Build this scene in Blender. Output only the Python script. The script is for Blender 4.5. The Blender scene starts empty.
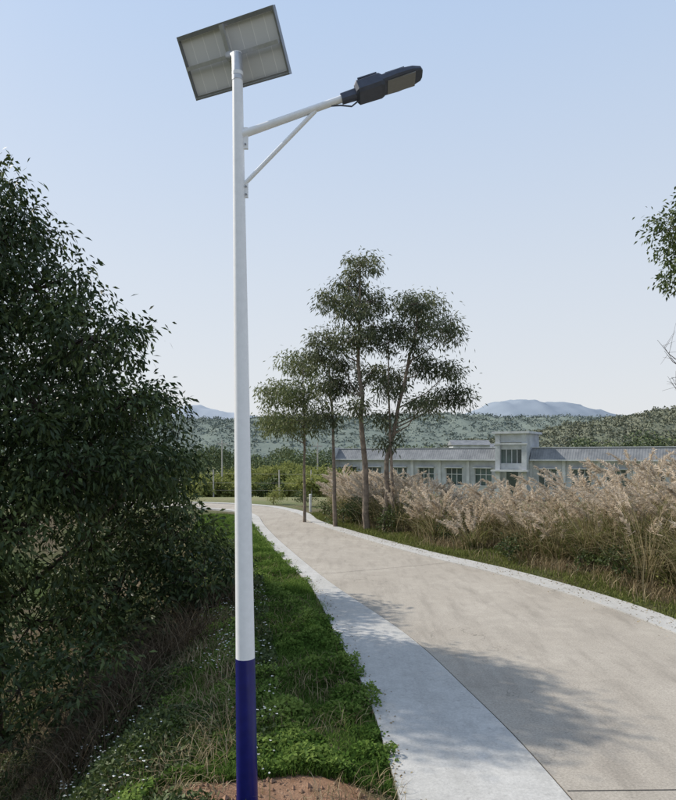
import bpy, math, numpy as np
from mathutils import Vector, Matrix
rng=np.random.default_rng(7)
C=bpy.context.scene.collection
# ------------------------------------------------------------ helpers
def link(o,parent=None):
    C.objects.link(o)
    if parent: o.parent=parent
    return o
def empty(name,loc=(0,0,0),rz=0):
    e=bpy.data.objects.new(name,None); e.location=loc; e.rotation_euler=(0,0,rz); C.objects.link(e); return e
def npmesh(name,V,F,mat,attr=None,parent=None,smooth=False):
    if isinstance(F,np.ndarray): F=[F]
    V=np.asarray(V,dtype=np.float32)
    me=bpy.data.meshes.new(name)
    me.vertices.add(len(V)); me.vertices.foreach_set('co',V.ravel())
    idx=np.concatenate([f.ravel() for f in F]).astype(np.int32)
    tot=np.concatenate([np.full(len(f),f.shape[1]) for f in F]).astype(np.int32)
    st=np.concatenate([[0],np.cumsum(tot)[:-1]]).astype(np.int32)
    me.loops.add(len(idx)); me.loops.foreach_set('vertex_index',idx)
    me.polygons.add(len(tot)); me.polygons.foreach_set('loop_start',st); me.polygons.foreach_set('loop_total',tot)
    me.polygons.foreach_set('use_smooth',np.full(len(tot),bool(smooth)))
    me.update(calc_edges=True)
    if attr is not None:
        a=me.attributes.new('v','FLOAT','POINT'); a.data.foreach_set('value',np.asarray(attr,dtype=np.float32))
    me.materials.append(mat)
    return link(bpy.data.objects.new(name,me),parent)
class Acc:
    def __init__(s): s.V=[];s.F={};s.A=[];s.n=0
    def add(s,V,F,A=None):
        V=np.asarray(V,dtype=np.float32).reshape(-1,3)
        F=np.asarray(F)
        s.F.setdefault(F.shape[1],[]).append(F+s.n); s.V.append(V)
        s.A.append(np.zeros(len(V)) if A is None else np.broadcast_to(A,(len(V),)) if np.ndim(A)==0 else A); s.n+=len(V)
    def obj(s,name,mat,parent=None,smooth=False):
        return npmesh(name,np.concatenate(s.V),[np.concatenate(f) for f in s.F.values()],mat,np.concatenate(s.A),parent,smooth)
def leaves(acc,P,L,W,dirs=None,droop=0.0,v=None):
    n=len(P)
    if dirs is None:
        dirs=rng.normal(size=(n,3))
    dirs=dirs.copy(); dirs[:,2]-=droop
    dirs/=np.linalg.norm(dirs,axis=1,keepdims=True)+1e-9
    r=rng.normal(size=(n,3)); s=np.cross(dirs,r); s/=np.linalg.norm(s,axis=1,keepdims=True)+1e-9
    L=np.broadcast_to(L,(n,))*rng.uniform(.65,1.25,n); W=np.broadcast_to(W,(n,))*rng.uniform(.7,1.2,n)
    L=L[:,None];W=W[:,None]
    a=P; b=P+dirs*L*.45+s*W*.5; c=P+dirs*L+np.array([0,0,-.12])*L; d=P+dirs*L*.45-s*W*.5
    V=np.stack([a,b,c,d],1).reshape(-1,3)
    F=np.arange(4*n).reshape(n,4)
    if v is None: v=rng.uniform(0,1,n)
    acc.add(V,F,np.repeat(v,4))
def blades(acc,B,az,H,R,w,segs=3,v=None,pw=2.0):
    n=len(B); T=np.linspace(0,1,segs+1)
    d=np.stack([np.cos(az),np.sin(az),np.zeros(n)],1); tw=az+math.pi/2+rng.uniform(-.9,.9,n)
    s=np.stack([np.cos(tw),np.sin(tw),np.zeros(n)],1)
    w=np.broadcast_to(w,(n,))
    rows=[]
    for t in T:
        zz=H*(1.25*t-.25*t**3) - np.maximum(0,R-H*.6)*t**3*.6
        c=B+d*(R*t**pw)[:,None]+np.array([0,0,1.])*zz[:,None]
        ww=(w*(1-t**1.5)*.5+.0006)[:,None]
        rows.append(c-s*ww); rows.append(c+s*ww)
    V=np.stack(rows,1).reshape(-1,3); k=2*(segs+1)
    base=(np.arange(n)*k)[:,None]
    F=np.concatenate([base+np.array([2*i,2*i+1,2*i+3,2*i+2]) for i in range(segs)])
    if v is None: v=rng.uniform(0,1,n)
    acc.add(V,F,np.repeat(v,k))
def tube(acc,pts,rad,sides=6,v=0.5):
    pts=np.asarray(pts,dtype=float); m=len(pts)
    rad=np.broadcast_to(rad,(m,))
    tang=np.gradient(pts,axis=0); tang/=np.linalg.norm(tang,axis=1,keepdims=True)+1e-9
    up=np.array([0.31,.17,.05]) if abs(tang[0,2])>.8 else np.array([0,0,1.])
    rows=[]
    for p,t,r in zip(pts,tang,rad):
        a=np.cross(t,up); a/=np.linalg.norm(a)+1e-9; b=np.cross(t,a)
        th=np.arange(sides)*2*math.pi/sides
        rows.append(p+r*(np.cos(th)[:,None]*a+np.sin(th)[:,None]*b))
    V=np.concatenate(rows)
    F=[]
    for i in range(m-1):
        for j in range(sides):
            F.append([i*sides+j,i*sides+(j+1)%sides,(i+1)*sides+(j+1)%sides,(i+1)*sides+j])
    acc.add(V,np.array(F),v)
    acc.add(rows[-1],np.array([list(range(sides))]),v)
    acc.add(rows[0],np.array([list(range(sides))[::-1]]),v)
def box(acc,lo,hi,v=0.5,M=None):
    x0,y0,z0=lo;x1,y1,z1=hi
    V=np.array([[x0,y0,z0],[x1,y0,z0],[x1,y1,z0],[x0,y1,z0],[x0,y0,z1],[x1,y0,z1],[x1,y1,z1],[x0,y1,z1]],float)
    if M is not None: V=np.array([M@Vector(p) for p in V])
    acc.add(V,np.array([[0,3,2,1],[4,5,6,7],[0,1,5,4],[1,2,6,5],[2,3,7,6],[3,0,4,7]]),v)
def vnoise(x,y,s,seed=0):
    x=np.asarray(x)/s;y=np.asarray(y)/s
    r=0
    for k,(a,b,ph) in enumerate([(1.,.3,.1),(-.5,1.1,1.7),(.8,-.9,3.1),(1.7,.6,4.4),(-1.3,1.9,.7)]):
        r=r+np.sin(a*x+b*y+ph+seed*1.3+.7*np.sin(b*x-a*y+seed))/(1+.35*k)
    return r/3.2
# ------------------------------------------------------------ materials
class NB:
    def __init__(s,name):
        s.m=bpy.data.materials.new(name); s.m.use_nodes=True; s.t=s.m.node_tree; s.t.nodes.clear()
        s.out=s.n('ShaderNodeOutputMaterial')
    def n(s,ty,**k):
        nd=s.t.nodes.new(ty)
        for a,b in k.items(): setattr(nd,a,b)
        return nd
    def l(s,a,b): s.t.links.new(a,b)
    def pos(s): return s.n('ShaderNodeNewGeometry').outputs['Position']
    def noise(s,scale,detail=5,rough=.6,vec=None,sc=None):
        nd=s.n('ShaderNodeTexNoise'); nd.inputs['Scale'].default_value=scale; nd.inputs['Detail'].default_value=detail; nd.inputs['Roughness'].default_value=rough
        v=vec or s.pos()
        if sc:
            mp=s.n('ShaderNodeMapping'); mp.inputs['Scale'].default_value=sc; s.l(v,mp.inputs['Vector']); v=mp.outputs[0]
        s.l(v,nd.inputs['Vector']); return nd.outputs['Fac']
    def ramp(s,fac,stops):
        r=s.n('ShaderNodeValToRGB'); e=r.color_ramp.elements
        while len(e)<len(stops): e.new(.5)
        for el,(p,c) in zip(e,stops): el.position=p; el.color=(*c,1) if len(c)==3 else c
        s.l(fac,r.inputs[0]); return r.outputs[0]
    def mix(s,f,a,b,mode='MIX'):
        m=s.n('ShaderNodeMix',data_type='RGBA',blend_type=mode)
        for i,x in ((0,f),(6,a),(7,b)):
            if isinstance(x,(int,float)): m.inputs[i].default_value=x
            elif isinstance(x,tuple): m.inputs[i].default_value=(*x,1)
            else: s.l(x,m.inputs[i])
        return m.outputs[2]
    def math(s,op,a,b=0.0):
        m=s.n('ShaderNodeMath',operation=op)
        for i,x in enumerate((a,b)):
            if isinstance(x,(int,float)): m.inputs[i].default_value=x
            else: s.l(x,m.inputs[i])
        return m.outputs[0]
    def bump(s,h,strength=.3,dist=.02):
        b=s.n('ShaderNodeBump'); b.inputs['Strength'].default_value=strength; b.inputs['Distance'].default_value=dist; s.l(h,b.inputs['Height']); return b.outputs[0]
    def pbsdf(s,col,rough=.8,metal=0,normal=None,spec=.4):
        p=s.n('ShaderNodeBsdfPrincipled')
        if isinstance(col,tuple): p.inputs['Base Color'].default_value=(*col,1)
        else: s.l(col,p.inputs['Base Color'])
        if isinstance(rough,(int,float)): p.inputs['Roughness'].default_value=rough
        else: s.l(rough,p.inputs['Roughness'])
        p.inputs['Metallic'].default_value=metal; p.inputs['Specular IOR Level'].default_value=spec
        if normal: s.l(normal,p.inputs['Normal'])
        return p.outputs[0]
    def fin(s,sh): s.l(sh,s.out.inputs[0]); return s.m
def simple(name,col,rough=.6,metal=0,var=.15,scale=8):
    b=NB(name); n=b.noise(scale,4)
    c=b.ramp(n,[(.3,tuple(x*(1-var) for x in col)),(.7,tuple(min(1,x*(1+var)) for x in col))])
    return b.fin(b.pbsdf(c,rough,metal))
def leafmat(name,dark,mid,light,trans=.3,gloss=.5):
    b=NB(name); at=b.n('ShaderNodeAttribute',attribute_name='v').outputs['Fac']
    c=b.ramp(at,[(0,dark),(.55,mid),(1,light)])
    if gloss<.7: p=b.pbsdf(c,gloss,0,None,.3)
    else:
        d=b.n('ShaderNodeBsdfDiffuse'); b.l(c,d.inputs[0]); p=d.outputs[0]
    if trans>0:
        t=b.n('ShaderNodeBsdfTranslucent'); b.l(c,t.inputs[0])
        m=b.n('ShaderNodeMixShader'); m.inputs[0].default_value=trans; b.l(p,m.inputs[1]); b.l(t.outputs[0],m.inputs[2]); p=m.outputs[0]
    return b.fin(p)
def concrete(name,base,dirt,spots=.5,grain=.5):
    b=NB(name); big=b.noise(.55,5,.65); mid=b.noise(4,7,.72); fine=b.noise(45,5,.8)
    c=b.mix(b.ramp(big,[(.35,(0,0,0)),(.7,(1,1,1))]),base,dirt)
    c=b.mix(b.ramp(mid,[(.40,(0,0,0)),(.75,(.8,)*3)]),c,tuple(x*.74 for x in base))
    st=b.noise(1.6,4,.7,sc=(2.2,.35,1)); c=b.mix(b.ramp(st,[(.48,(0,0,0)),(.75,(spots,)*3)]),c,tuple(x*.64 for x in dirt))
    sp=b.noise(11,4,.75); c=b.mix(b.ramp(sp,[(.60,(0,0,0)),(.70,(.45,)*3)]),c,tuple(x*.52 for x in dirt))
    c=b.mix(grain,c,b.ramp(fine,[(.3,(.2,)*3),(.7,(.8,)*3)]),'OVERLAY')
    vo=b.n('ShaderNodeTexVoronoi',feature='DISTANCE_TO_EDGE'); vo.inputs['Scale'].default_value=.33
    ds=b.n('ShaderNodeVectorMath',operation='ADD'); nz=b.n('ShaderNodeTexNoise'); nz.inputs['Scale'].default_value=2.2; nz.inputs['Detail'].default_value=5
    b.l(b.pos(),nz.inputs['Vector']); b.l(b.pos(),ds.inputs[0]); b.l(nz.outputs['Color'],ds.inputs[1]); b.l(ds.outputs[0],vo.inputs['Vector'])
    ck=b.ramp(vo.outputs['Distance'],[(0,(.6,)*3),(.0035,(0,0,0))]); c=b.mix(b.math('MULTIPLY',ck,b.ramp(big,[(.5,(0,0,0)),(.6,(1,1,1))])),c,(.08,.07,.055))
    return b.fin(b.pbsdf(c,.9,0,b.bump(fine,.3,.006),.25))
M_road=concrete('road_concrete',(.395,.357,.305),(.32,.285,.24),.6,.55)
M_strip=concrete('shoulder_concrete',(.47,.46,.44),(.385,.375,.35),.4,.35)
M_joint=simple('joint_tar',(.05,.045,.04),.95)
M_bark=simple('bark_dark',(.06,.045,.033),.9,0,.4,12)
M_euc=simple('bark_eucalyptus',(.19,.15,.115),.85,0,.45,7)
M_leafD=leafmat('leaf_dark',(.015,.028,.010),(.042,.068,.022),(.12,.155,.05),.18,.5)
M_leafB=leafmat('leaf_bush',(.028,.044,.015),(.06,.088,.026),(.12,.155,.05),.25,.6)
M_leafE=leafmat('leaf_eucalyptus',(.038,.050,.025),(.08,.098,.046),(.155,.17,.082),.33,.55)
M_leafY=leafmat('leaf_orchard',(.12,.14,.045),(.23,.255,.08),(.34,.35,.13),.3,.8)
M_grass=leafmat('grass_green',(.040,.070,.016),(.095,.165,.034),(.20,.275,.072),.35,.8)
M_rgrass=leafmat('grass_roadside',(.07,.085,.025),(.15,.175,.05),(.26,.27,.10),.3,.8)
M_dry=leafmat('grass_dry',(.13,.095,.055),(.28,.22,.13),(.43,.36,.23),.2,.8)
M_brown=leafmat('brush_brown',(.045,.033,.022),(.10,.076,.05),(.19,.15,.10),.1,.8)
M_reed=leafmat('reed_blade',(.16,.135,.065),(.37,.31,.18),(.55,.48,.31),.25,.8)
M_reedg=leafmat('reed_blade_green',(.08,.10,.03),(.16,.19,.06),(.28,.29,.11),.25,.8)
M_plume=leafmat('reed_plume',(.42,.35,.26),(.62,.53,.42),(.78,.70,.60),.35,.8)
M_farleaf=leafmat('leaf_far_haze',(.175,.205,.185),(.185,.215,.195),(.20,.23,.205),0,.95)  # distant foliage: aerial haze painted in as pale, low-contrast green
M_nearhill=leafmat('leaf_near_hill_haze',(.155,.17,.125),(.18,.19,.14),(.215,.215,.16),0,.95)  # nearer hill foliage, paled in its base colour to imitate haze
M_midleaf=leafmat('leaf_mid',(.08,.105,.058),(.12,.15,.078),(.19,.21,.11),0,.8)
M_white=simple('pole_white_paint',(.81,.815,.83),.35,0,.04,20)
M_blue=simple('pole_blue_paint',(.012,.014,.13),.3,0,.15,15)
M_alu=simple('aluminium',(.50,.51,.53),.4,.5,.1,30)
M_frame=simple('panel_frame',(.26,.27,.29),.4,.6,.1,30)
M_led=simple('lamp_housing',(.07,.08,.11),.45,.3,.15,25)
M_lens=simple('lamp_lens',(.20,.20,.195),.35,0,.08,40)
M_bolt=simple('bolt_steel',(.25,.25,.26),.4,.8,.1,50)
M_wall=simple('painted_wall',(.40,.42,.44),.85,0,.25,.9)
M_trim=simple('wall_trim',(.48,.495,.51),.8,0,.18,1.5)
M_post=simple('fence_post',(.42,.40,.37),.9,0,.2,6)
M_petal=simple('petal_white',(.78,.78,.74),.7,0,.05,50)
def tile_mat():
    b=NB('roof_tile'); w=b.n('ShaderNodeTexWave',wave_type='BANDS',bands_direction='X'); w.inputs['Scale'].default_value=1.4
    tc=b.n('ShaderNodeTexCoord'); b.l(tc.outputs['Object'],w.inputs['Vector'])
    n=b.noise(1.1,6,.7); c=b.ramp(n,[(.35,(.14,.15,.165)),(.65,(.24,.25,.265))]); c=b.mix(.2,c,b.ramp(w.outputs['Fac'],[(0,(.35,)*3),(1,(.6,)*3)]),'OVERLAY')
    return b.fin(b.pbsdf(c,.9,0,b.bump(w.outputs['Fac'],.3,.04),.2))
M_tile=tile_mat()
def glass_mat():
    b=NB('window_glass'); n=b.noise(.5,3); c=b.ramp(n,[(.4,(.045,.06,.06)),(.6,(.09,.13,.125))]); return b.fin(b.pbsdf(c,.2,0,None,.5))
M_glass=glass_mat()
def cell_mat():
    b=NB('panel_backsheet'); tc=b.n('ShaderNodeTexCoord'); br=b.n('ShaderNodeTexBrick'); br.offset=0
    br.inputs['Scale'].default_value=1; br.inputs['Brick Width'].default_value=.113; br.inputs['Row Height'].default_value=.20; br.inputs['Mortar Size'].default_value=.003
    br.inputs['Color1'].default_value=(.64,.65,.67,1); br.inputs['Color2'].default_value=(.67,.68,.70,1); br.inputs['Mortar'].default_value=(.84,.84,.85,1)
    b.l(tc.outputs['Object'],br.inputs['Vector']); return b.fin(b.pbsdf(br.outputs['Color'],.5))
M_cell=cell_mat()
def pv_mat():
    b=NB('panel_glass'); return b.fin(b.pbsdf((.01,.015,.05),.08,0,None,.6))
M_pv=pv_mat()
def ground_mat():
    b=NB('ground_soil'); n1=b.noise(.35,5); n2=b.noise(5,7,.7); n3=b.noise(40,4,.7); nb=b.noise(.03,4)
    near=b.ramp(n2,[(.3,(.06,.048,.03)),(.55,(.13,.10,.065)),(.75,(.20,.16,.10))])
    g=b.ramp(n3,[(.3,(.03,.05,.014)),(.7,(.085,.12,.035))])
    c=b.mix(b.ramp(n1,[(.4,(0,0,0)),(.6,(1,1,1))]),near,g)
    far=b.ramp(nb,[(.35,(.20,.23,.09)),(.5,(.29,.29,.16)),(.65,(.17,.20,.08))])
    sx=b.n('ShaderNodeSeparateXYZ'); b.l(b.pos(),sx.inputs[0])
    f=b.n('ShaderNodeMapRange'); f.inputs[1].default_value=30; f.inputs[2].default_value=50; b.l(sx.outputs[1],f.inputs[0])
    c=b.mix(f.outputs[0],c,far)
    vm=b.n('ShaderNodeVectorMath',operation='DISTANCE'); b.l(b.pos(),vm.inputs[0]); vm.inputs[1].default_value=(-.52,5.0,0)
    d=b.math('ADD',vm.outputs['Value'],b.math('MULTIPLY',b.math('SUBTRACT',b.noise(2.5,5),.5),1.0))
    dm=b.ramp(d,[(.80,(1,1,1)),(.98,(0,0,0))])
    dc=b.ramp(n2,[(.3,(.17,.095,.055)),(.6,(.31,.19,.125)),(.75,(.42,.29,.20))])
    c=b.mix(dm,c,dc)
    return b.fin(b.pbsdf(c,.95,0,b.bump(b.math('ADD',n3,n2),.7,.04),.1))
M_ground=ground_mat()
def hill_mat(name,a,b_,c_,sc):
    b=NB(name); n=b.noise(sc,7,.7); n2=b.noise(sc*.15,3)
    c=b.ramp(n,[(.3,a),(.5,b_),(.7,c_)]); c=b.mix(b.math('MULTIPLY',n2,.5),c,a)
    return b.fin(b.pbsdf(c,1,0,b.bump(n,.6,2.0),0))
# ------------------------------------------------------------ road geometry
rows=np.array([
 [(.95,-7),(2.55,-7),(6.4,-7),(6.9,-7)],
 [(.72,0),(2.2,.1),(6.15,.6),(6.65,.7)],
 [(.485,5.24),(1.83,5.24),(5.7,6.0),(6.2,6.15)],
 [(.31,7.7),(1.47,7.8),(5.2,9.3),(5.72,9.6)],
 [(-.02,10),(1.0,10.2),(4.72,12.06),(5.2,12.5)],
 [(-.58,13.9),(.0,13.6),(3.65,15.1),(4.08,15.65)],
 [(-1.18,16.4),(-.72,16.4),(2.2,18.1),(2.58,18.65)],
 [(-2.32,21.3),(-1.9,21.4),(.4,22.6),(.78,23.1)],
 [(-3.24,25.8),(-2.85,25.9),(-1.1,27.0),(-.7,27.3)],
 [(-4.0,29.8),(-3.65,30.0),(-2.0,31.2),(-1.55,31.6)],
 [(-5.3,32.6),(-5.05,32.9),(-4.0,35.3),(-3.7,35.8)],
 [(-8.5,34.6),(-8.4,34.95),(-7.9,37.8),(-7.8,38.3)],
 [(-16,36),(-16,36.4),(-15.8,39.5),(-15.8,40)],
 [(-40,38),(-40,38.4),(-40,42),(-40,42.5)]],float)
def resample(rows,per=10):
    n=len(rows); out=[]
    for i in range(n-1):
        p0=rows[max(i-1,0)];p1=rows[i];p2=rows[i+1];p3=rows[min(i+2,n-1)]
        for t in np.arange(per)/per:
            out.append(.5*((2*p1)+(-p0+p2)*t+(2*p0-5*p1+4*p2-p3)*t*t+(-p0+3*p1-3*p2+p3)*t**3))
    out.append(rows[-1]); return np.array(out)
RS=resample(rows)
def ribbon(name,a,b,z,thick,mat,cross=6):
    A=RS[:,a].copy();B=RS[:,b].copy()
    N=len(A); T=np.linspace(0,1,cross+1)
    top=A[:,None]*(1-T[None,:,None])+B[:,None]*T[None,:,None]
    V=np.concatenate([top.reshape(-1,2),np.full((N*(cross+1),1),z)],1)
    k=cross+1; F=[]
    for i in range(N-1):
        for j in range(cross): F.append([i*k+j,i*k+j+1,(i+1)*k+j+1,(i+1)*k+j])
    n0=len(V)
    lo=np.concatenate([np.concatenate([A,np.full((N,1),z-thick)],1),np.concatenate([B,np.full((N,1),z-thick)],1)])
    V=np.concatenate([V,lo])
    for i in range(N-1):
        F.append([i*k,(i+1)*k,n0+i+1,n0+i]); F.append([(i+1)*k+cross,i*k+cross,n0+N+i,n0+N+i+1])
    return npmesh(name,V,np.array(F),mat)
def inset(a,b,ia,ib):
    d=RS[:,b]-RS[:,a]; w=np.linalg.norm(d,axis=1,keepdims=True); u=d/w
    return RS[:,a]+u*ia, RS[:,b]-u*ib
sv=RS.copy()
J1,_=inset(1,2,.012,0); _,J0=inset(0,1,0,.012); R0,_=inset(2,3,.01,0); _,R1=inset(1,2,0,.01)
RS=np.stack([sv[:,0],J0,J1,R1,R0,sv[:,3]],1)
ribbon('concrete_shoulder',0,1,.012,.14,M_strip,4)
ribbon('concrete_road',2,3,.0,.12,M_road,8)
ribbon('concrete_shoulder',4,5,.02,.14,M_strip,3)
ribbon('road_joint_filler',1,2,-.006,.02,M_joint,1)
ribbon('road_joint_filler',3,4,-.006,.02,M_joint,1)
RS=sv
acc=Acc()
for i in (29,56):
    a=RS[i,1];b=RS[i,2];
    if i==29: a=np.array([1.82,5.38]);b=np.array([5.75,5.46])
    d=(b-a)/np.linalg.norm(b-a);p=np.array([-d[1],d[0]])*.005; a=a+d*.02;b=b-d*.02
    V=np.array([[*(a-p),.004],[*(b-p),.004],[*(b+p),.004],[*(a+p),.004]]); acc.add(V,np.array([[0,1,2,3]]))
acc.obj('road_joint_line',M_joint)
def xl(y): return np.interp(y,sv[:100,0,1],sv[:100,0,0])
def xr(y): return np.interp(y,sv[:100,3,1],sv[:100,3,0])
def gz(x,y):
    x=np.asarray(x,float);y=np.asarray(y,float)
    sl=xl(y)-x; sr=x-xr(y)
    z=np.full(np.broadcast(x,y).shape,-.07)
    L=np.clip((sl-1.5)/3.6,0,1); L=L*L*(3-2*L)
    fade=np.clip((31-y)/9,0,1)
    z=z-1.9*L*fade+np.clip(sl/.3,0,1)*(sl<4)*.075*(y<32)*(1-L)
    z=z+np.clip(sl-.1,0,1)*.05*vnoise(x,y,.35,1)*fade
    R=np.clip(sr/.3,0,1); z=z+R*.07*(y<31)+np.clip(sr-.2,0,1)*.10*vnoise(x,y,.8,2)*(y<31)-np.clip((sr-1.2)/6,0,1)*.25*(y<31)
    far=np.clip((y-44)/14,0,1); z=z-far*1.15
    z=z-np.clip((y-31)/10,0,1)*np.clip((x+1)/6,0,1)*.3
    return z
def axis(seg):
    return np.unique(np.concatenate([np.arange(a,b,s) for a,b,s in seg]))
gx=axis([(-4000,-400,300),(-400,-60,20),(-60,-12,2),(-12,-5,.3),(-5,7.5,.1),(7.5,14,.3),(14,70,2),(70,400,20),(400,4001,300)])
gy=axis([(-300,-20,30),(-20,2,1),(2,16,.1),(16,34,.25),(34,60,1),(60,200,6),(200,1000,80),(1000,6001,500)])
X,Y=np.meshgrid(gx,gy); Z=gz(X,Y)
nx=len(gx);ny=len(gy)
V=np.stack([X,Y,Z],-1).reshape(-1,3); i=np.arange(ny-1)[:,None]*nx+np.arange(nx-1)[None,:]
F=np.stack([i,i+1,i+nx+1,i+nx],-1).reshape(-1,4)
npmesh('ground',V,F,M_ground,smooth=True)
# ------------------------------------------------------------ lamp
PX,PY=-.69,5.1
lamp=empty('solar_street_lamp',(PX,PY,0))
lean=Vector((-.0135,0,1)).normalized()
def at(z): return np.array([lean.x*z,0,z])
def creases(o,ang=35):
    try: o.data.set_sharp_from_angle(angle=math.radians(ang))
    except Exception: pass
acc=Acc(); zz=np.linspace(1.15,5.76,14); tube(acc,[at(z) for z in zz],np.interp(zz,[0,5.8],[.081,.038]),28); creases(acc.obj('pole_shaft',M_white,lamp,True))
acc=Acc(); zz=np.linspace(-.25,1.155,6); tube(acc,[at(z) for z in zz],np.interp(zz,[0,5.8],[.0825,.0395]),28); creases(acc.obj('pole_base_band',M_blue,lamp,True))
acc=Acc(); tube(acc,[(0,0,-.06),(0,0,-.035)],[.17,.17],4); acc.obj('base_flange',M_blue,lamp)
a0=at(5.13); a1=np.array([.745,0,5.42]); acc=Acc(); tube(acc,[a0,a0*.5+a1*.5,a1],[.030,.028,.027],16); creases(acc.obj('arm_tube',M_white,lamp,True))
b0=at(4.72); b1=a0+(a1-a0)*.72+np.array([0,0,-.02]); acc=Acc(); tube(acc,[b0,b1],[.016,.016],10)
creases(acc.obj('arm_brace',M_white,lamp,True))
acc=Acc()
for z,r in ((5.60,.0435),):
    tube(acc,[at(z-.014),at(z+.014)],[r,r],24)
p=at(5.11); box(acc,(p[0]+.03,-.012,5.03),(p[0]+.075,.012,5.19))
p=at(4.71); box(acc,(p[0]+.03,-.01,4.66),(p[0]+.07,.01,4.77))
creases(acc.obj('arm_bracket',M_white,lamp))
acc=Acc()
for z in (5.16,5.06,4.74,4.68):
    q=at(z)+np.array([.055,-.012,0]); tube(acc,[q,q+np.array([0,-.010,0])],[.007,.007],6)
acc.obj('bracket_bolts',M_bolt,lamp)
ax=math.radians(18); Mh=Matrix.Translation(Vector(a1))@Matrix.Rotation(-ax,4,'Y')@Matrix.Rotation(math.radians(-10),4,'X')
def loft(acc,secs,M):
    V=[];k=8
    for x,w,zt,zb,ch in secs:
        for (yy,z) in [(-w,zb+ch),(-w+ch,zb),(w-ch,zb),(w,zb+ch),(w,zt-ch),(w-ch,zt),(-w+ch,zt),(-w,zt-ch)]:
            V.append(M@Vector((x,yy,z)))
    F=[]
    for i in range(len(secs)-1):
        for j in range(k): F.append([i*k+j,(i+1)*k+j,(i+1)*k+(j+1)%k,i*k+(j+1)%k])
    V=np.array(V); acc.add(V,np.array(F)); acc.add(V[:k],np.array([list(range(k))])); acc.add(V[-k:],np.array([list(range(k))[::-1]]))
acc=Acc(); loft(acc,[(-.03,.034,.034,-.034,.012),(.10,.038,.038,-.038,.014)],Mh); acc.obj('head_sleeve',M_led,lamp)
acc=Acc(); loft(acc,[(.085,.06,.045,-.038,.015),(.105,.09,.060,-.048,.02),(.28,.095,.060,-.048,.02),(.305,.085,.045,-.042,.02)],Mh); acc.obj('driver_housing',M_led,lamp)
acc=Acc(); loft(acc,[(.29,.09,.035,-.028,.012),(.42,.10,.034,-.026,.012),(.54,.09,.026,-.022,.012),(.60,.068,.016,-.016,.008),(.615,.04,.008,-.010,.004)],Mh); acc.obj('head_body',M_led,lamp)
acc=Acc()
for yy in np.linspace(-.075,.075,9): box(acc,(.12,yy-.003,.059),(.27,yy+.003,.070),M=Mh)
for yy in np.linspace(-.075,.075,9): box(acc,(.33,yy-.003,.030),(.48,yy+.003,.042),M=Mh)
acc.obj('cooling_fins',M_led,lamp)
acc=Acc(); box(acc,(.33,-.075,-.032),(.55,.075,-.024),M=Mh); 
acc.obj('led_lens_plate',M_lens,lamp)
acc=Acc(); tube(acc,[Mh@Vector((.09,.02,-.045)),Mh@Vector((.03,.03,-.065)),Mh@Vector((-.05,.01,-.042)),Mh@Vector((-.12,0,-.03))],[.006]*4,6); acc.obj('cable',M_led,lamp)
Cn=np.array([-.818-PX,5.27-PY,5.845]); u=Vector((.90,-.435,0)).normalized(); w=Vector((.15,.44,-.70)); w=(w-u*w.dot(u)).normalized(); nn=u.cross(w); 
if nn.z<0: nn=-nn
Mp=Matrix.Translation(Vector(Cn))@Matrix(((u.x,w.x,nn.x,0),(u.y,w.y,nn.y,0),(u.z,w.z,nn.z,0),(0,0,0,1)))
hu,hw=.446,.230
def pobj(name,boxes,mat):
    a=Acc()
    for lo,hi in boxes: box(a,lo,hi)
    o=a.obj(name,mat,lamp); o.matrix_local=Mp; return o
pobj('panel_cells',[((-hu+.015,-hw+.015,-.006),(hu-.015,hw-.015,.0))],M_cell)
pobj('panel_glass',[((-hu+.015,-hw+.015,.002),(hu-.015,hw-.015,.008))],M_pv)
pobj('panel_frame',[((-hu,-hw,-.03),(hu,-hw+.014,.012)),((-hu,hw-.014,-.03),(hu,hw,.012)),((-hu,-hw+.0145,-.03),(-hu+.014,hw-.0145,.012)),((hu-.014,-hw+.0145,-.03),(hu,hw-.0145,.012)),
  ((-hu+.015,-hw+.0145,-.031),(hu-.015,-hw+.03,-.027)),((-hu+.015,hw-.03,-.031),(hu-.015,hw-.0145,-.027))],M_frame)
pobj('panel_rails',[((-hu+.015,-.014,-.055),(hu-.015,.014,-.033)),((-.016,-hw+.015,-.08),(.016,hw-.015,-.057))],M_alu)
acc=Acc(); top=at(5.74); c2=Cn+np.array(nn)*-.075
tube(acc,[at(5.55),top,top*.4+c2*.6,c2],[.043,.042,.035,.035],14); acc.obj('panel_mount',M_alu,lamp,True)
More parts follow.
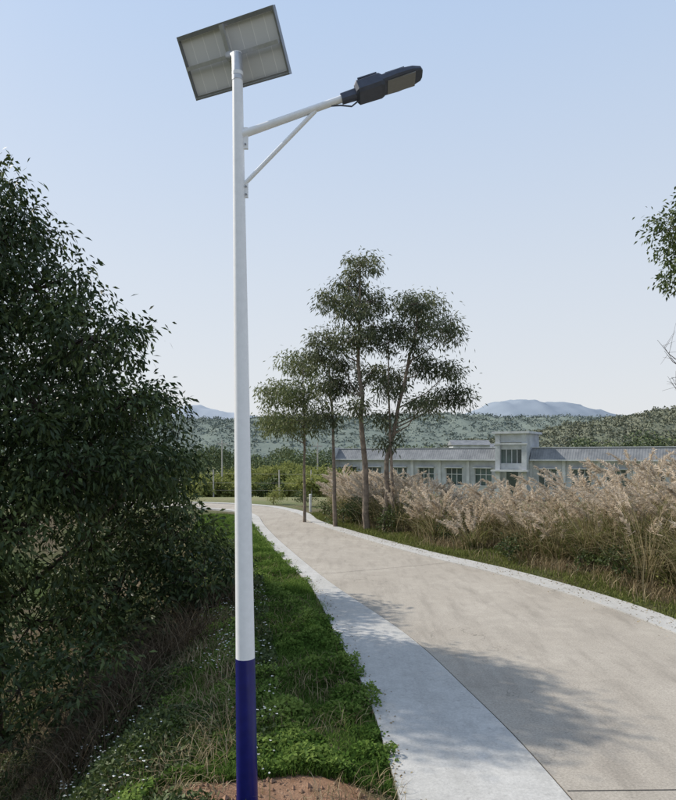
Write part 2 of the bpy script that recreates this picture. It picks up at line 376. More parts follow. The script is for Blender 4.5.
# ------------------------------------------------------------ trees
def crown_points(lobes,dens,shell=.55):
    P=[];T=[]
    for (x,y,z,rx,ry,rz) in lobes:
        n=max(4,int(dens*(rx*ry*rz)**.6667))
        d=rng.normal(size=(n,3)); d/=np.linalg.norm(d,axis=1,keepdims=True)
        r=rng.uniform(shell**3,1.1,n)**(1/3)
        P.append(np.array([x,y,z])+d*r[:,None]*np.array([rx,ry,rz])); T.append(np.full(n,rng.uniform(-.16,.24)))
    return np.concatenate(P),np.concatenate(T)
def tree(name,trunk,trad,lobes,dens,per,spread,L,W,bark,leaf,droop=.6,shell=.5,limb=.03,twig=.25):
    t=empty(name,tuple(trunk[0])); off=np.array(trunk[0])
    ac=Acc(); tr=np.array(trunk,float)
    k=np.linspace(0,len(tr)-1,len(tr)*4); trs=np.stack([np.interp(k,np.arange(len(tr)),tr[:,i]) for i in range(3)],1)
    trs[1:-1]+=rng.normal(size=(len(trs)-2,3))*np.array([1,1,0])*trad[0]*.18
    tube(ac,trs-off,np.linspace(trad[0],trad[1],len(trs)),9)
    P,T=crown_points(lobes,dens,shell); lob=np.array(lobes)
    for lb in lob:
        c=lb[:3]; zt=np.clip(c[2]-rng.uniform(.5,1.3)*max(.5,np.hypot(c[0]-tr[-1,0],c[1]-tr[-1,1])),tr[0,2]+.5,tr[-1,2])
        b=np.array([np.interp(zt,tr[:,2],tr[:,i]) for i in range(3)])
        mid=(b+c)/2+np.array([0,0,-.12])+rng.normal(size=3)*.08
        r0=limb; tube(ac,[b-off,mid-off,c-off],[r0,r0*.7,r0*.35],6)
    for p in P[rng.uniform(size=len(P))<twig]:
        j=np.argmin(np.linalg.norm((lob[:,:3]-p),axis=1)); c=lob[j,:3]
        m=(c+p)/2+rng.normal(size=3)*.05
        tube(ac,[c-off,m-off,p-off],[limb*.33,limb*.22,limb*.1],4)
    ac.obj('trunk_and_limbs',bark,t,True)
    al=Acc(); n=len(P)*per
    cl=rng.uniform(0,1,len(P))
    idx=np.repeat(np.arange(len(P)),per)
    d=rng.normal(size=(n,3)); 
    Q=P[idx]+d*(spread*rng.uniform(.6,1.3,len(P))[idx])[:,None]*np.array([1,1,.7])
    dd=d/np.linalg.norm(d,axis=1,keepdims=True)+rng.normal(size=(n,3))*.5
    leaves(al,Q-off,L,W,dd,droop,np.clip(cl[idx]*.65+T[idx]+rng.uniform(0,.4,n),0,1))
    al.obj('foliage',leaf,t)
    return t
S=1.17
def scl(ls): return [(x*S,y*S,2.7+(z-2.7)*S,rx*S,ry*S,rz*S) for x,y,z,rx,ry,rz in ls]
lobD=[(-5.5,9.6,6.35,.95,1.2,.55),(-4.75,9.5,5.8,.8,1.0,.5),(-5.9,9.6,5.3,1.2,1.3,.8),(-4.2,9.3,5.0,.75,1.0,.5),(-3.4,9.1,4.3,.75,.9,.45),(-5.7,9,3.9,1.3,1.2,.8),(-4.0,8.9,3.35,.95,1.1,.6),
 (-2.95,9.2,3.4,.6,.8,.42),(-2.7,9.4,2.5,.7,.9,.45),(-4.3,8.8,1.8,1.2,1.1,.8),(-5.9,8.4,1.7,1.4,1.2,1.2),(-6.9,9,3,1.3,1.4,1.3),(-6.9,9.3,5.3,1.2,1.3,1.2),(-4.9,8.7,4.5,.75,.8,.5),(-3.5,8.8,2.5,.65,.8,.5),(-4.9,8.2,2.8,.7,.7,.5)]
tree('broadleaf_tree',[(-5.7,10.9,-2.0),(-5.6,10.9,0),(-5.7,11,2),(-5.9,11,5.6)],(.22,.09),scl(lobD)+[(-6.15,9.9,6.85,.75,.7,.32),(-5.55,10.3,7.0,.55,.55,.28)],130,30,.16,.125,.046,M_bark,M_leafD,.7,.5,.05,.2)
lobD2=[(-3.6,11.7,1.6,1.1,1.1,.9),(-2.75,10.9,1.35,.8,1.0,.6),(-2.1,10.3,.85,.65,.8,.5),(-3.3,10.2,.7,1.0,1,.7),(-4.6,11.2,2.6,1.2,1.2,1.0),(-3.55,11.7,3.3,.9,.9,.6),(-3.0,11.1,2.4,.7,.8,.5),(-5.2,12,4.4,1.2,1.3,1.0),(-2.6,10,.1,.8,.7,.45),(-4.2,9.2,.4,1.1,.9,.8)]
tree('broadleaf_tree',[(-4.9,13.2,-2),(-4.8,13.2,0),(-5,13.4,3.0)],(.15,.07),scl(lobD2),105,26,.18,.135,.050,M_bark,M_leafD,.6,.45,.04,.2)
lobD3=[(-4.9,7.8,.3,1.0,.8,.9),(-6.0,7.6,.6,1.0,.8,1.2),(-4.0,8.4,-.25,.9,.7,.6),(-5.6,6.9,-.7,.9,.8,.7),(-3.3,8.7,-.2,.6,.6,.45)]
tree('leafy_shrub',[(-4.9,7.9,-2),(-4.9,7.9,0)],(.06,.03),lobD3,110,22,.15,.11,.042,M_bark,M_leafD,.5,.4,.02,.3)
EY=24.
def lob2(ls,y0,sy=.9): return [(x,y0+rng.uniform(-sy,sy),z,rx,rx,rz) for x,z,rx,rz in ls]
A=[(.86,9.45,.7,.45),(.4,8.9,.6,.42),(-.11,8.3,.7,.45),(1.22,8.4,.75,.5),(.5,7.8,.7,.45),(-.36,7.05,.65,.45),(.5,6.7,.8,.5),(1.22,5.74,.6,.45),(.07,5.3,.65,.45),(1.3,7.3,.6,.4),(.6,4.4,.5,.35),(.2,6.0,.5,.35)]
tree('eucalyptus_tree',[(1.05,EY,-.1),(.9,EY,3),(.75,EY,6),(.8,EY,9.3)],(.13,.03),lob2(A,EY),120,22,.16,.17,.045,M_euc,M_leafE,.9,.2,.035,.6)
B=[(3.1,8.15,.8,.45),(2.6,7.9,.55,.4),(2.3,7.25,.65,.45),(3.7,7.0,.65,.55),(3.1,6.0,.7,.45),(4.0,5.7,.55,.38),(4.3,4.9,.65,.45),(2.2,5.5,.6,.42),(2.9,4.4,.6,.35),(3.55,4.7,.55,.35),(3.2,7.35,.55,.4),(2.7,6.6,.5,.35)]
tree('eucalyptus_tree',[(1.65,EY-.4,-.1),(1.75,EY-.4,2.5),(2.3,EY-.3,5),(2.9,EY,7.9)],(.11,.03),lob2(B,EY-.2),120,22,.16,.17,.045,M_euc,M_leafE,.9,.2,.03,.6)
B2=[(1.7,6.6,.6,.45),(1.75,5.0,.55,.4),(1.7,4.0,.55,.35),(1.9,3.2,.5,.35)]
tree('eucalyptus_tree',[(1.95,EY-.6,-.1),(1.85,EY-.5,3),(1.75,EY-.4,6.5)],(.07,.02),lob2(B2,EY-.4,.4),100,20,.15,.16,.044,M_euc,M_leafE,.9,.2,.025,.6)
Cc=[(-1.45,6.5,.9,.55),(-.62,6.3,.65,.45),(-2.5,5.2,.85,.5),(-1.35,5.1,.9,.55),(-.4,4.2,.6,.5),(-1.6,4.0,1.1,.5),(-.3,5.3,.5,.45),(-2.6,4.0,.8,.45)]
tree('eucalyptus_tree',[(-.1,EY+1.2,-.1),(-.15,EY+1.2,3),(-.35,EY+1.5,6.2)],(.09,.02),lob2([Cc[1],Cc[4],Cc[6]],EY+1.2),115,23,.16,.17,.046,M_euc,M_leafE,.9,.2,.025,.6)
M_leafC=leafmat('leaf_young_eucalyptus',(.055,.075,.028),(.125,.15,.058),(.22,.24,.11),.33,.6)
tree('eucalyptus_tree',[(-1.35,EY+3,-.1),(-1.35,EY+3,3),(-1.4,EY+3,6)],(.07,.02),lob2([Cc[0],Cc[2],Cc[3],Cc[5],Cc[7]],EY+3),120,23,.18,.17,.05,M_euc,M_leafC,.8,.2,.025,.5)
lobR=[(8.1,15.6,8.2,.75,1,.45),(8.5,16,7.6,.9,1,.5),(8.2,15.7,6.9,.6,.8,.35),(9.6,16,8.8,1.2,1.2,.9),(10.6,16,7.6,1.2,1.2,.9),(10.0,16,6.6,1.0,1,.6)]
tree('roadside_tree',[(9.8,16.2,-.3),(9.7,16.2,3),(9.8,16,6),(9.8,16,8)],(.14,.05),lobR,100,24,.15,.13,.055,M_bark,M_leafB,.5,.3,.04,.5)
ac=Acc(); o0=np.array([7.95,15,-.3])
tk=[(0,0,0),(.05,0,1.6),(-.1,0,3.2),(-.3,0,5.4)]; tube(ac,tk,[.035,.028,.018,.006],6)
for i in range(34):
    z=rng.uniform(1.8,5.2); b=np.array([np.interp(z,[0,1.6,3.2,5.4],[0,.05,-.1,-.3]),0,z]); a=rng.uniform(0,6.28); l=rng.uniform(.3,.8)
    e=b+np.array([math.cos(a)*l*.7,math.sin(a)*l*.7,l*.8]); m=(b+e)/2+np.array([0,0,-.06]); tube(ac,[b,m,e],[.010,.007,.003],4)
    for k in range(3):
        f=m+(e-m)*rng.uniform(0,1); g=f+rng.normal(size=3)*.2+np.array([0,0,.15]); tube(ac,[f,(f+g)/2,g],[.004,.003,.002],3)
sap=ac.obj('bare_sapling',M_bark,None,True); sap.location=tuple(o0)
# ------------------------------------------------------------ verge vegetation
def scatter_strip(n,y0,y1,s0,s1,side,pw=1.0,edge=.0):
    y=y0+(y1-y0)*rng.uniform(0,1,n)**pw; s=rng.uniform(s0,s1,n)
    s=s+edge*vnoise(y*1.0,y*0,.25,5)
    x=xl(y)-s if side<0 else xr(y)+s
    return x,y,s
def P3(x,y,dz=0): return np.stack([x,y,gz(x,y)+dz],1)
def dirtd(x,y): return np.hypot((x+.52)*.9,(y-5.0)*1.08)+.35*vnoise(x,y,.3,3)
ag=Acc()
x,y,s=scatter_strip(150000,4.3,30,-.06,2.2,-1,1.9,.07)
dens=vnoise(x,y,.5,8)+.5
keep=(dirtd(x,y)>.8)&(rng.uniform(0,1,len(x))<np.clip(.5+dens,.15,1))&(rng.uniform(0,1,len(x))<np.clip(1.4-(s-1.2)*.9,.1,1))
x,y=x[keep],y[keep]; n=len(x); hh=(.045+.06*np.clip(vnoise(x,y,.4,4)+.4,0,1))*rng.uniform(.5,1.6,n)
blades(ag,P3(x,y,-.01),rng.uniform(0,6.28,n),hh,hh*rng.uniform(.2,.9,n),.008+.0004*y,2,v=np.clip(.5+.5*vnoise(x,y,.35,61)+rng.uniform(-.3,.3,n),0,1))
ag.obj('verge_grass',M_grass)
al=Acc()
x,y,s=scatter_strip(180000,4.3,28,-.07,2.4,-1,1.8,.10)
cl=vnoise(x,y,.22,11)+.5*vnoise(x,y,.09,12)
keep=(dirtd(x,y)>.84)&(cl>-.3)&(rng.uniform(0,1,len(x))<np.clip(1.5-(s-1.2),.15,1))
x,y,cl=x[keep],y[keep],cl[keep]; n=len(x)
h=rng.uniform(0,1,n)**.7*(.05+.16*np.clip(cl+.2,0,1)); d=rng.normal(size=(n,3)); d[:,2]*=.45
leaves(al,P3(x,y,h),.044,.028,d,-.1,np.clip(h*4.5+.3*vnoise(x,y,.5,62)+rng.uniform(0,.4,n),0,1))
al.obj('verge_weeds',M_grass)
ad=Acc(); x,y,s=scatter_strip(9000,4.5,26,-.04,2.3,-1,1.6); k=vnoise(x,y,.6,71)>.05; x,y=x[k],y[k]; n=len(x); hh=rng.uniform(.06,.22,n)
blades(ad,P3(x,y,-.01),rng.uniform(0,6.28,n),hh,hh*rng.uniform(.3,1.2,n),.006,3); ad.obj('dry_stalks',M_dry)
af=Acc(); x,y,s=scatter_strip(1300,4.6,13,1.0,3.4,-1,1.2)
k=vnoise(x,y,.5,51)>-.1; x,y=x[k],y[k]
h=rng.uniform(.10,.28,len(x)); P=P3(x,y,h)
for k in range(5):
    a=k*2*math.pi/5; d=np.tile([math.cos(a),math.sin(a),.2],(len(P),1))+rng.normal(size=(len(P),3))*.1
    leaves(af,P,.015,.012,d,0)
st=P.copy(); st[:,2]=gz(x,y); 
af.obj('white_wildflowers',M_petal)
asb=Acc(); blades(asb,st,rng.uniform(0,6.28,len(x)),h,h*0.02,.004,2); asb.obj('wildflower_stems',M_grass)
ab=Acc(); x,y,s=scatter_strip(45000,3.5,22,1.4,6.5,-1,1.3)
n=len(x); hh=rng.uniform(.06,.30,n)*np.clip(.7+.8*vnoise(x,y,.5,9),.2,1.5)
blades(ab,P3(x,y,-.02),rng.uniform(0,6.28,n),hh,hh*rng.uniform(.3,1.4,n),.009,3); ab.obj('dry_undergrowth',M_dry)
ab=Acc(); x,y,s=scatter_strip(210000,3.5,20,1.0,6.0,-1,1.3)
cl=vnoise(x,y,.45,21); k=cl>-.3; x,y,cl=x[k],y[k],cl[k]; n=len(x); h=rng.uniform(0,1,n)*(.10+.3*np.clip(cl,0,1))
leaves(ab,P3(x,y,h),.055,.03,None,.1); ab.obj('slope_weeds',M_leafB)
ab=Acc(); n=7000; c=rng.integers(0,12,n); cx=rng.uniform(-3.6,-2.1,12); cy=rng.uniform(7.6,12,12)
x=cx[c]+rng.normal(size=n)*.25;y=cy[c]+rng.normal(size=n)*.35; hh=rng.uniform(.25,.85,n)
blades(ab,P3(x,y,-.05),rng.uniform(0,6.28,n),hh,hh*rng.uniform(.5,1.6,n),.008,4); ab.obj('brush_thicket',M_brown)
ap=Acc()
for i in range(320):
    a=rng.uniform(0,6.28); r=rng.uniform(.12,1.0)**.8; px=-.5+math.cos(a)*r*1.2; py=5.1+math.sin(a)*r*.8
    if px>xl(py)-.03: continue
    s=rng.uniform(.006,.025)*(1.6 if rng.uniform()<.12 else 1)
    base=np.array([[1,0,0],[-1,0,0],[0,1,0],[0,-1,0],[0,0,1],[0,0,-1]])*s*rng.uniform(.6,1.3,(6,1))+np.array([px,py,float(gz(px,py))+s*.3])
    ap.add(base,np.array([[0,2,4],[2,1,4],[1,3,4],[3,0,4],[2,0,5],[1,2,5],[3,1,5],[0,3,5]]),rng.uniform())
ap.obj('soil_clods',simple('clod_soil',(.28,.17,.11),.95,0,.3,20))
ar=Acc(); y=rng.uniform(5,20,350); x=xl(y)+np.abs(rng.normal(size=350))*.12+.01; leaves(ar,np.stack([x,y,np.full(350,.018)],1),.03,.016,rng.normal(size=(350,3))*np.array([1,1,.1]))
y=rng.uniform(6,24,900); x=xr(y)-np.abs(rng.normal(size=900))*.35-.01; leaves(ar,np.stack([x,y,np.full(900,.026)],1),.035,.018,rng.normal(size=(900,3))*np.array([1,1,.1]))
ar.obj('leaf_litter',M_dry)
ag=Acc(); x,y,s=scatter_strip(140000,6,31,-.05,3.2,1,1.25,.08)
cl=vnoise(x,y,.8,31); k=rng.uniform(0,1,len(x))<np.clip(.55+cl,.1,1); x,y=x[k],y[k]; n=len(x)
hh=rng.uniform(.05,.2,n)*np.clip(.6+.6*vnoise(x,y,.5,33),.3,1.3)+.02
blades(ag,P3(x,y,-.01),rng.uniform(0,6.28,n),hh,hh*rng.uniform(.2,1,n),.013,2); ag.obj('verge_grass',M_rgrass)
ag=Acc(); x,y,s=scatter_strip(80000,6,31,.2,4.5,1,1.2,.1)
cl=vnoise(x,y,.9,35); k=rng.uniform(0,1,len(x))<np.clip(.4+cl,.05,1)*np.clip(s,.2,1); x,y=x[k],y[k]; n=len(x)
hh=rng.uniform(.1,.4,n)
blades(ag,P3(x,y,-.01),rng.uniform(0,6.28,n),hh,hh*rng.uniform(.3,1.2,n),.012,3); ag.obj('dry_grass',M_dry)
def reeds(name,clumps,nb,npl,green=.25):
    r=Acc();g=Acc();p=Acc()
    for (cx,cy,h,sp) in clumps:
        gr=min(.7,green*rng.uniform(.2,2.4)); tone=rng.uniform(-.25,.2)
        for acc_,m in ((r,int(nb*(1-gr))),(g,int(nb*gr))):
            a=rng.uniform(0,6.28,m); rr=np.abs(rng.normal(size=m))*sp*.30
            b=P3(cx+np.cos(a)*rr,cy+np.sin(a)*rr,-.05); hh=h*rng.uniform(.35,.85,m); aa=a+rng.normal(size=m)*.5
            blades(acc_,b,aa,hh,hh*rng.uniform(.2,1.3,m),.014+.0005*cy,5,pw=1.8,v=np.clip(tone+rng.uniform(0,1,m),0,1))
        for k in range(int(npl*rng.uniform(.3,1.6))):
            a=rng.uniform(0,6.28); rr=abs(rng.normal())*sp*.3; bx=cx+math.cos(a)*rr; by=cy+math.sin(a)*rr; bz=float(gz(bx,by))
            H=h*rng.uniform(.68,1.05); R=H*rng.uniform(.08,.55); t=np.linspace(0,1,5)
            pts=np.stack([bx+math.cos(a)*R*t**2,by+math.sin(a)*R*t**2,bz+H*(1.15*t-.15*t**3)],1)
            tube(r,pts,[.006,.005,.005,.004,.003],3,.7)
            q1=pts[4]; ax_=(q1-pts[3]); L=rng.uniform(.35,.6); ax_=ax_/np.linalg.norm(ax_)
            nh=90; tt=rng.uniform(0,1,nh); dr=np.array([math.cos(a),math.sin(a),-.3])
            cen=q1-ax_*.3+ax_*(tt*L)[:,None]+dr*(.18*tt**2)[:,None]
            dirs=rng.normal(size=(nh,3))*.4+ax_*1.0+dr*.35
            leaves(p,cen,.15*(1.15-tt*.6),.010+.0006*cy,dirs,.2,np.clip(rng.uniform(0,.6)+rng.uniform(0,.4,nh),0,1))
    e=empty(name); r.obj('dry_blades',M_reed,e); g.obj('green_blades',M_reedg,e); p.obj('plumes',M_plume,e)
cl=[]
for i in range(170):
    y=rng.uniform(11.5,40); s=1.3+abs(rng.normal())*2.4; x=float(xr(min(y,31)))+s
    if y<33 and x-float(xr(y))<1.1: continue
    h=np.interp(x/y,[0,.1,.2,.33,.42,.55],[1.8,1.8,1.7,2.0,2.5,2.6])*rng.uniform(.55,1.15)
    cl.append((x,y,h,rng.uniform(.5,1.0)))
for x,y,h in [(6.6,14.6,2.7),(7.4,14.2,2.6),(5.9,15.7,2.35),(8.3,14.8,2.8),(6.9,16.2,2.7),(7.9,16.5,2.7),(5.2,17.2,2.0),(9,15.5,2.7),(4.9,20,1.9),(7.6,12.9,2.2),(9.2,17.5,2.9),(10.5,18,2.9),(8.5,19,2.8),(6.3,13.6,2.0)]: cl.append((x,y,h,.8))
reeds('silver_grass',cl,190,12)
ab=Acc(); n=26000; y=rng.uniform(14,30,n); x=np.interp(y,[14,31],[5.4,0.2])+1.0+np.abs(rng.normal(size=n))*1.6; cc=vnoise(x,y,.8,41); k=cc>-.2;x,y=x[k],y[k];n=len(x); hh=rng.uniform(.3,1.1,n)
blades(ab,P3(x,y,-.05),rng.uniform(0,6.28,n),hh,hh*rng.uniform(.2,.9,n),.016,3); ab.obj('brush_thicket',M_brown)
def shrub(name,c,r,mat,dens=90,per=14,L=.09,W=.045):
    z=float(gz(c[0],c[1])); lobes=[(c[0]+rng.uniform(-.5,.5)*r,c[1]+rng.uniform(-.5,.5)*r,z+r*rng.uniform(.4,1.0),r*.6,r*.6,r*.5) for _ in range(4)]
    return tree(name,[(c[0],c[1],z-.05),(c[0],c[1],z+r*.7)],(.03*r+.01,.01),lobes,dens,per,.12*r,L,W,M_bark,mat,.1,.3,.012,.3)
for c,r,m in [((5.9,13.9),.5,M_leafB),((6.6,13.2),.35,M_leafY),((5.5,15.2),.55,M_leafB),((4.4,17.2),.5,M_leafB),((3.2,20.5),.5,M_leafB),((1.6,23.2),.6,M_leafB),((.2,26.0),.7,M_leafB),((.9,25.5),.9,M_leafB),((-.6,29.5),.6,M_leafB),((-3.6,37.5),.8,M_leafY),((-1.8,36),.7,M_leafB),((6.9,11.9),.3,M_leafB)]: shrub('leafy_shrub',c,r,m)
# ------------------------------------------------------------ middle distance
for i in range(52):
    y=rng.uniform(42,82); x=rng.uniform(-.30,.02)*y
    if y<45 and x<-1: y+=8
    r=rng.uniform(.7,1.4)*(1 if y<55 else 1.5)
    shrub('orchard_tree',(x,y),r,M_leafY if rng.uniform()<.85 else M_leafB,70,14,.24,.14)
fe=empty('wire_fence'); ac=Acc(); aw=Acc()
fp=[(-15+i*2.2,44.5+.25*i) for i in range(10)]
for x,y in fp:
    z=float(gz(x,y)); tube(ac,[(x,y,z-.2),(x+rng.normal()*.03,y,z+1.9)],[.05,.045],5)
for h in (.5,1.0,1.6):
    tube(aw,[(x,y,float(gz(x,y))+h) for x,y in fp],[.006]*len(fp),3)
ac.obj('posts',M_post,fe); aw.obj('wires',M_post,fe)
for x,y,h in [(-9.0,52,4.6),(-1.7,56,4.8)]:
    ac=Acc(); z=float(gz(x,y)); tube(ac,[(x,y,z-.2),(x,y,z+h)],[.07,.05],8); box(ac,(x-.4,y-.04,z+h-.35),(x+.4,y+.04,z+h-.27)); ac.obj('utility_pole',M_post)
ac=Acc(); x,y=-1.35,32.7; tube(ac,[(x,y,-.1),(x,y,.75)],[.07,.065],8); tube(ac,[(x,y,.752),(x,y,.79)],[.09,.05],8); ac.obj('marker_post',simple('marker_paint',(.7,.7,.68),.7))
def mass(name,pts,r,n,L,mat):
    ac=Acc()
    for (x,y,z),rr in zip(pts,r):
        m=int(n*rr*rr); d=rng.normal(size=(m,3)); d/=np.linalg.norm(d,axis=1,keepdims=True)
        P=np.array([x,y,z])+d*np.array([1,1,.85])*rr*(rng.uniform(.5,1.08,m)[:,None])
        P=P[P[:,2]>z-rr*.8]
        leaves(ac,P,L,L*.6,None,0,np.full(len(P),rng.uniform(0,.7))+rng.uniform(0,.3,len(P)))
    return ac.obj(name,mat)
pts=[];r=[]
for i in range(190):
    y=rng.uniform(85,150); x=rng.uniform(-.55,.8)*y; rr=rng.uniform(1.3,2.8); pts.append((x,y,-1.2+rr*.8+rng.uniform(0,1.6))); r.append(rr)
mass('distant_treeline',pts,r,110,.42,M_midleaf)
pts=[];r=[]
for i in range(18):
    s=rng.uniform(22,40); rr=rng.uniform(1.2,1.9); pts.append((.853*s+5+rng.uniform(-1,1),80-.521*s,2.5+rng.uniform(0,1.2))); r.append(rr)
for i in range(12):
    s=rng.uniform(4,18); rr=rng.uniform(1.1,1.5); pts.append((.853*s+2,84-.521*s,1.8+rng.uniform(0,1.1))); r.append(rr)
mass('distant_treeline',pts,r,130,.30,M_midleaf)
# ------------------------------------------------------------ building
ang=math.atan2(-22,36); bz=-1.35
bd=empty('single_storey_building',(0,72,bz),ang)
Wl=Acc();Tr=Acc();Gl=Acc();Rf=Acc();Fr=Acc()
Lb=44; dep=9
def wing(s0,s1):
    zS,zH,zT=1.15,2.75,3.65
    box(Wl,(s0,0,0),(s1,.25,zS)); box(Wl,(s0,0,zH),(s1,.25,zT))
    box(Tr,(s0,-.06,zS-.08),(s1,-.002,zS)); 
    nb=int(round((s1-s0)/2.9)); w=(s1-s0)/nb
    for i in range(nb):
        a=s0+i*w; ww=w*.56; p=(w-ww)/2
        box(Wl,(a,0,zS),(a+p,.25,zH)); box(Wl,(a+w-p,0,zS),(a+w,.25,zH))
        box(Tr,(a-.14,-.16,0),(a+.14,-.001,zT-.13))
        box(Gl,(a+p,.14,zS),(a+w-p,.17,zH))
        for k in (0,.333,.667,1):
            xx=a+p+ww*k; box(Fr,(max(xx-.03,a+p),.08,zS),(min(xx+.03,a+w-p),.135,zH))
        box(Fr,(a+p,.07,zS+1.0),(a+w-p,.138,zS+1.06))
        box(Tr,(a+p-.1,-.35,zH+.05),(a+w-p+.1,-.003,zH+.13))
    V=np.array([[s0,-.55,zT],[s1,-.55,zT],[s1,.25,zT+1.05],[s0,.25,zT+1.05],[s0,.45,zT],[s1,.45,zT]])
    Rf.add(V,np.array([[0,1,2,3],[3,2,5,4]])); Rf.add(V,np.array([[0,3,4],[1,5,2]]))
    box(Tr,(s0,-.62,zT-.12),(s1,.3,zT-.003)); box(Tr,(s0,.15,zT+1.052),(s1,.4,zT+1.12))
wing(0,17.6); wing(20.7,Lb)
box(Wl,(0,.25,0),(.25,dep,4.0)); box(Wl,(Lb-.25,.25,0),(Lb,dep,4.0)); box(Wl,(0,dep,0),(Lb,dep+.25,4.0)); box(Rf,(.3,.5,3.8),(Lb-.3,dep,3.9))
box(Tr,(-.12,-.7,0),(-.003,.6,4.85))
s0,s1=17.7,20.6
box(Wl,(s0,-1.2,0),(s0+.45,3,6.0)); box(Wl,(s1-.45,-1.2,0),(s1,3,6.0)); box(Wl,(s0+.45,-1.1,5.2),(s1-.45,3,6.0)); box(Wl,(s0+.45,-1.0,2.7),(s1-.45,-.75,3.3))
box(Tr,(s0-.25,-1.4,6.003),(s1+.25,3.2,6.2)); box(Tr,(s0-.1,-1.3,5.0),(s1+.1,-1.203,5.14)); box(Tr,(s0-.25,-1.75,2.55),(s1+.25,-1.203,2.7))
box(Gl,(s0+.45,-.8,3.3),(s1-.45,-.76,5.2)); box(Wl,(s0+.45,-.9,4.55),(s1-.45,-.81,5.2)); box(Gl,(s0+.9,-.6,0),(s1-.9,-.56,2.7)); box(Wl,(s0+.45,-.7,0),(s0+.9,-.5,2.7)); box(Wl,(s1-.9,-.7,0),(s1-.45,-.5,2.7))
for k in (.25,.5,.75): xx=s0+.45+(s1-s0-.9)*k; box(Fr,(xx-.03,-.87,3.3),(xx+.03,-.801,4.55))
Wl.obj('walls',M_wall,bd);Tr.obj('trim',M_trim,bd);Gl.obj('windows',M_glass,bd);Rf.obj('roof',M_tile,bd);Fr.obj('window_frames',M_trim,bd)
for (x,y,w,h) in [(22,128,7,5.8),(30,132,5,5.2)]:
    e=empty('distant_house',(x,y,-1.2)); a=Acc(); box(a,(0,0,0),(w,5,h)); a.obj('walls',M_wall,e); a=Acc(); V=np.array([[-.3,-.3,h+.003],[w+.3,-.3,h+.003],[w+.3,5.3,h+.003],[-.3,5.3,h+.003],[-.3,2.5,h+1],[w+.3,2.5,h+1]]); a.add(V,np.array([[0,1,5,4],[2,3,4,5],[0,3,2,1]])); a.add(V,np.array([[0,4,3],[1,2,5]])); a.obj('roof',M_tile,e)
    a=Acc()
    for i in range(3): box(a,(.6+i*w/3,-.04,1.8),(.6+i*w/3+1.1,-.003,3.2))
    a.obj('windows',M_glass,e)
# ------------------------------------------------------------ hills
def hill(name,y0,depth,prof,mat,res,rough,trees=0,tl=3.,tm=None):
    xs=np.array([p[0] for p in prof])*y0; hs=np.array([p[1] for p in prof])*y0
    gx=np.arange(xs[0],xs[-1],res); gv=np.linspace(0,1,40)
    X,Vv=np.meshgrid(gx,gv); top=np.interp(X,xs,hs)+y0*.0025*vnoise(X,X*0,y0*.03,3)+rough*.6*vnoise(X,X*0+5,y0*.006,9)
    Y=y0+(Vv-.5)*2*depth; sh=np.cos((Vv-.5)*math.pi)**.8
    Z=-3+(top+3+2.7)*sh+rough*vnoise(X,Y,y0*.012,4)*sh+rough*.5*vnoise(X,Y,y0*.004,7)*sh
    nx=len(gx); V=np.stack([X,Y,Z],-1).reshape(-1,3); i=np.arange(39)[:,None]*nx+np.arange(nx-1)[None,:]
    F=np.stack([i,i+1,i+nx+1,i+nx],-1).reshape(-1,4)
    npmesh(name,V,F,mat,smooth=True)
    if trees:
        k=rng.integers(0,22*nx,trees) ; P=V[k]; off=rng.normal(size=(8,len(P),3))*np.array([1,1,.6])*tl*.8
        Q=np.concatenate([P+o+np.array([0,0,tl*.4]) for o in off]); ac=Acc(); vv=np.tile(rng.uniform(0,.7,len(P)),8)+rng.uniform(0,.3,len(Q))
        leaves(ac,Q,tl,tl*.7,None,0,vv); ac.obj('hillside_forest',tm)
H1=hill_mat('hill_forest_haze',(.16,.19,.17),(.175,.205,.18),(.20,.225,.195),.06)  # forest green with distance haze mixed into the colours
H0=hill_mat('hill_near_haze',(.15,.165,.12),(.18,.19,.14),(.225,.22,.16),.1)  # olive slope, lightened in the colour to imitate a thinner haze
H2=hill_mat('hill_far_haze',(.235,.275,.325),(.25,.29,.34),(.265,.305,.355),.006)  # blue-grey is aerial haze painted into the base colour
H3=hill_mat('hill_farther_haze',(.33,.37,.42),(.345,.385,.435),(.36,.40,.45),.003)  # paler still: heavier haze painted into the base colour
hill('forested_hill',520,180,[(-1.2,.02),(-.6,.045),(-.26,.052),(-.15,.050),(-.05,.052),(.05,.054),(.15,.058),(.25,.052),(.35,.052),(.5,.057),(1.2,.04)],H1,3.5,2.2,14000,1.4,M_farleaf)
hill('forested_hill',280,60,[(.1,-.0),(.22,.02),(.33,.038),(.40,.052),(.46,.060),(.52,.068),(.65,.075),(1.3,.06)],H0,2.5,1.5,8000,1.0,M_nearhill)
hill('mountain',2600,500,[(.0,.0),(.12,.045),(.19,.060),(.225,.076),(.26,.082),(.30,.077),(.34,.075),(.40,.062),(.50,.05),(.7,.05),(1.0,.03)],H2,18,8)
hill('mountain',2700,500,[(-1.0,.03),(-.6,.05),(-.4,.06),(-.29,.066),(-.24,.070),(-.215,.074),(-.18,.067),(-.12,.056),(.0,.04)],H3,18,8)
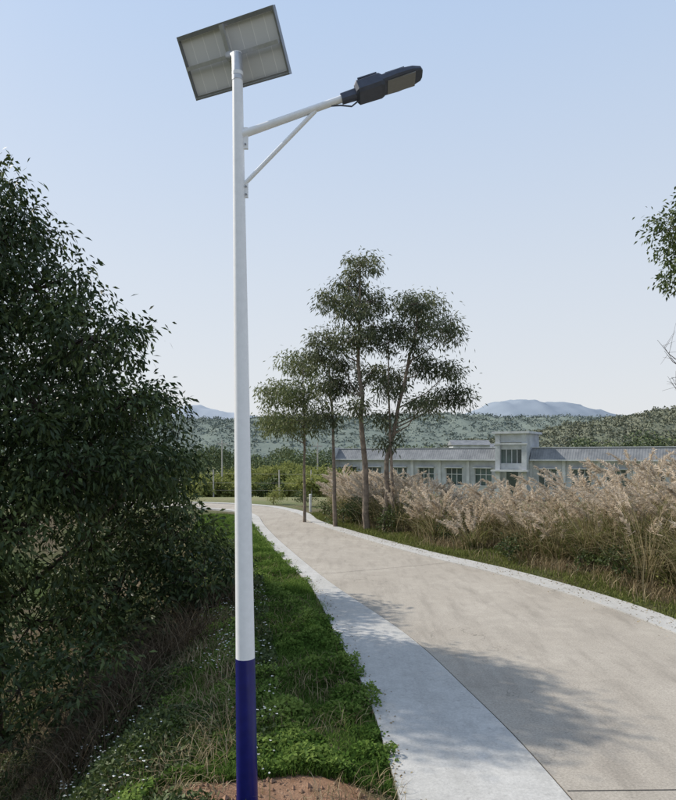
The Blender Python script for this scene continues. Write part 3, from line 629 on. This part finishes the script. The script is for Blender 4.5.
# ------------------------------------------------------------ camera / light / world
cam=bpy.data.cameras.new('camera'); co=bpy.data.objects.new('camera',cam); C.objects.link(co); co.location=(0,0,2.7); co.rotation_euler=(math.radians(90),0,0)
cam.sensor_fit='HORIZONTAL'; cam.sensor_width=36; cam.lens=35.68; cam.shift_y=.0814; cam.clip_end=12000; bpy.context.scene.camera=co
el=math.radians(39.5); az=math.atan2(-1,.46)
sd=Vector((math.sin(az)*math.cos(el),math.cos(az)*math.cos(el),math.sin(el)))
sl=bpy.data.lights.new('sun','SUN'); sl.energy=5.0; sl.angle=math.radians(.6); sl.color=(1,.93,.82); so=bpy.data.objects.new('sun',sl); C.objects.link(so); so.rotation_euler=(-sd).to_track_quat('-Z','Y').to_euler()
w=bpy.data.worlds.new('World'); bpy.context.scene.world=w; w.use_nodes=True; nt=w.node_tree; bg=nt.nodes['Background']
sk=nt.nodes.new('ShaderNodeTexSky'); sk.sky_type='NISHITA'; sk.sun_disc=False; sk.sun_elevation=el; sk.sun_rotation=az; sk.air_density=1.0; sk.dust_density=2.0; sk.ozone_density=1.5; sk.altitude=50
tc=nt.nodes.new('ShaderNodeTexCoord'); sx=nt.nodes.new('ShaderNodeSeparateXYZ'); nt.links.new(tc.outputs['Generated'],sx.inputs[0])
hz=nt.nodes.new('ShaderNodeValToRGB'); e=hz.color_ramp.elements; e[0].position=0; e[0].color=(.80,.81,.82,1); e[1].position=.6; e[1].color=(.50,.65,.89,1)
m_=e.new(.25); m_.color=(.69,.755,.845,1)
fa=nt.nodes.new('ShaderNodeMapRange'); fa.inputs[1].default_value=0; fa.inputs[2].default_value=.6; fa.inputs[3].default_value=.95; fa.inputs[4].default_value=.85
nt.links.new(sx.outputs[2],hz.inputs[0]); nt.links.new(sx.outputs[2],fa.inputs[0])
sc=nt.nodes.new('ShaderNodeVectorMath'); sc.operation='SCALE'; sc.inputs['Scale'].default_value=1/.15; nt.links.new(hz.outputs[0],sc.inputs[0])
mx=nt.nodes.new('ShaderNodeMix'); mx.data_type='RGBA'; nt.links.new(fa.outputs[0],mx.inputs[0]); nt.links.new(sk.outputs[0],mx.inputs[6]); nt.links.new(sc.outputs[0],mx.inputs[7])
nt.links.new(mx.outputs[2],bg.inputs[0]); bg.inputs[1].default_value=.15
vs=bpy.context.scene.view_settings; vs.view_transform='Standard'; vs.look='None'; vs.exposure=0
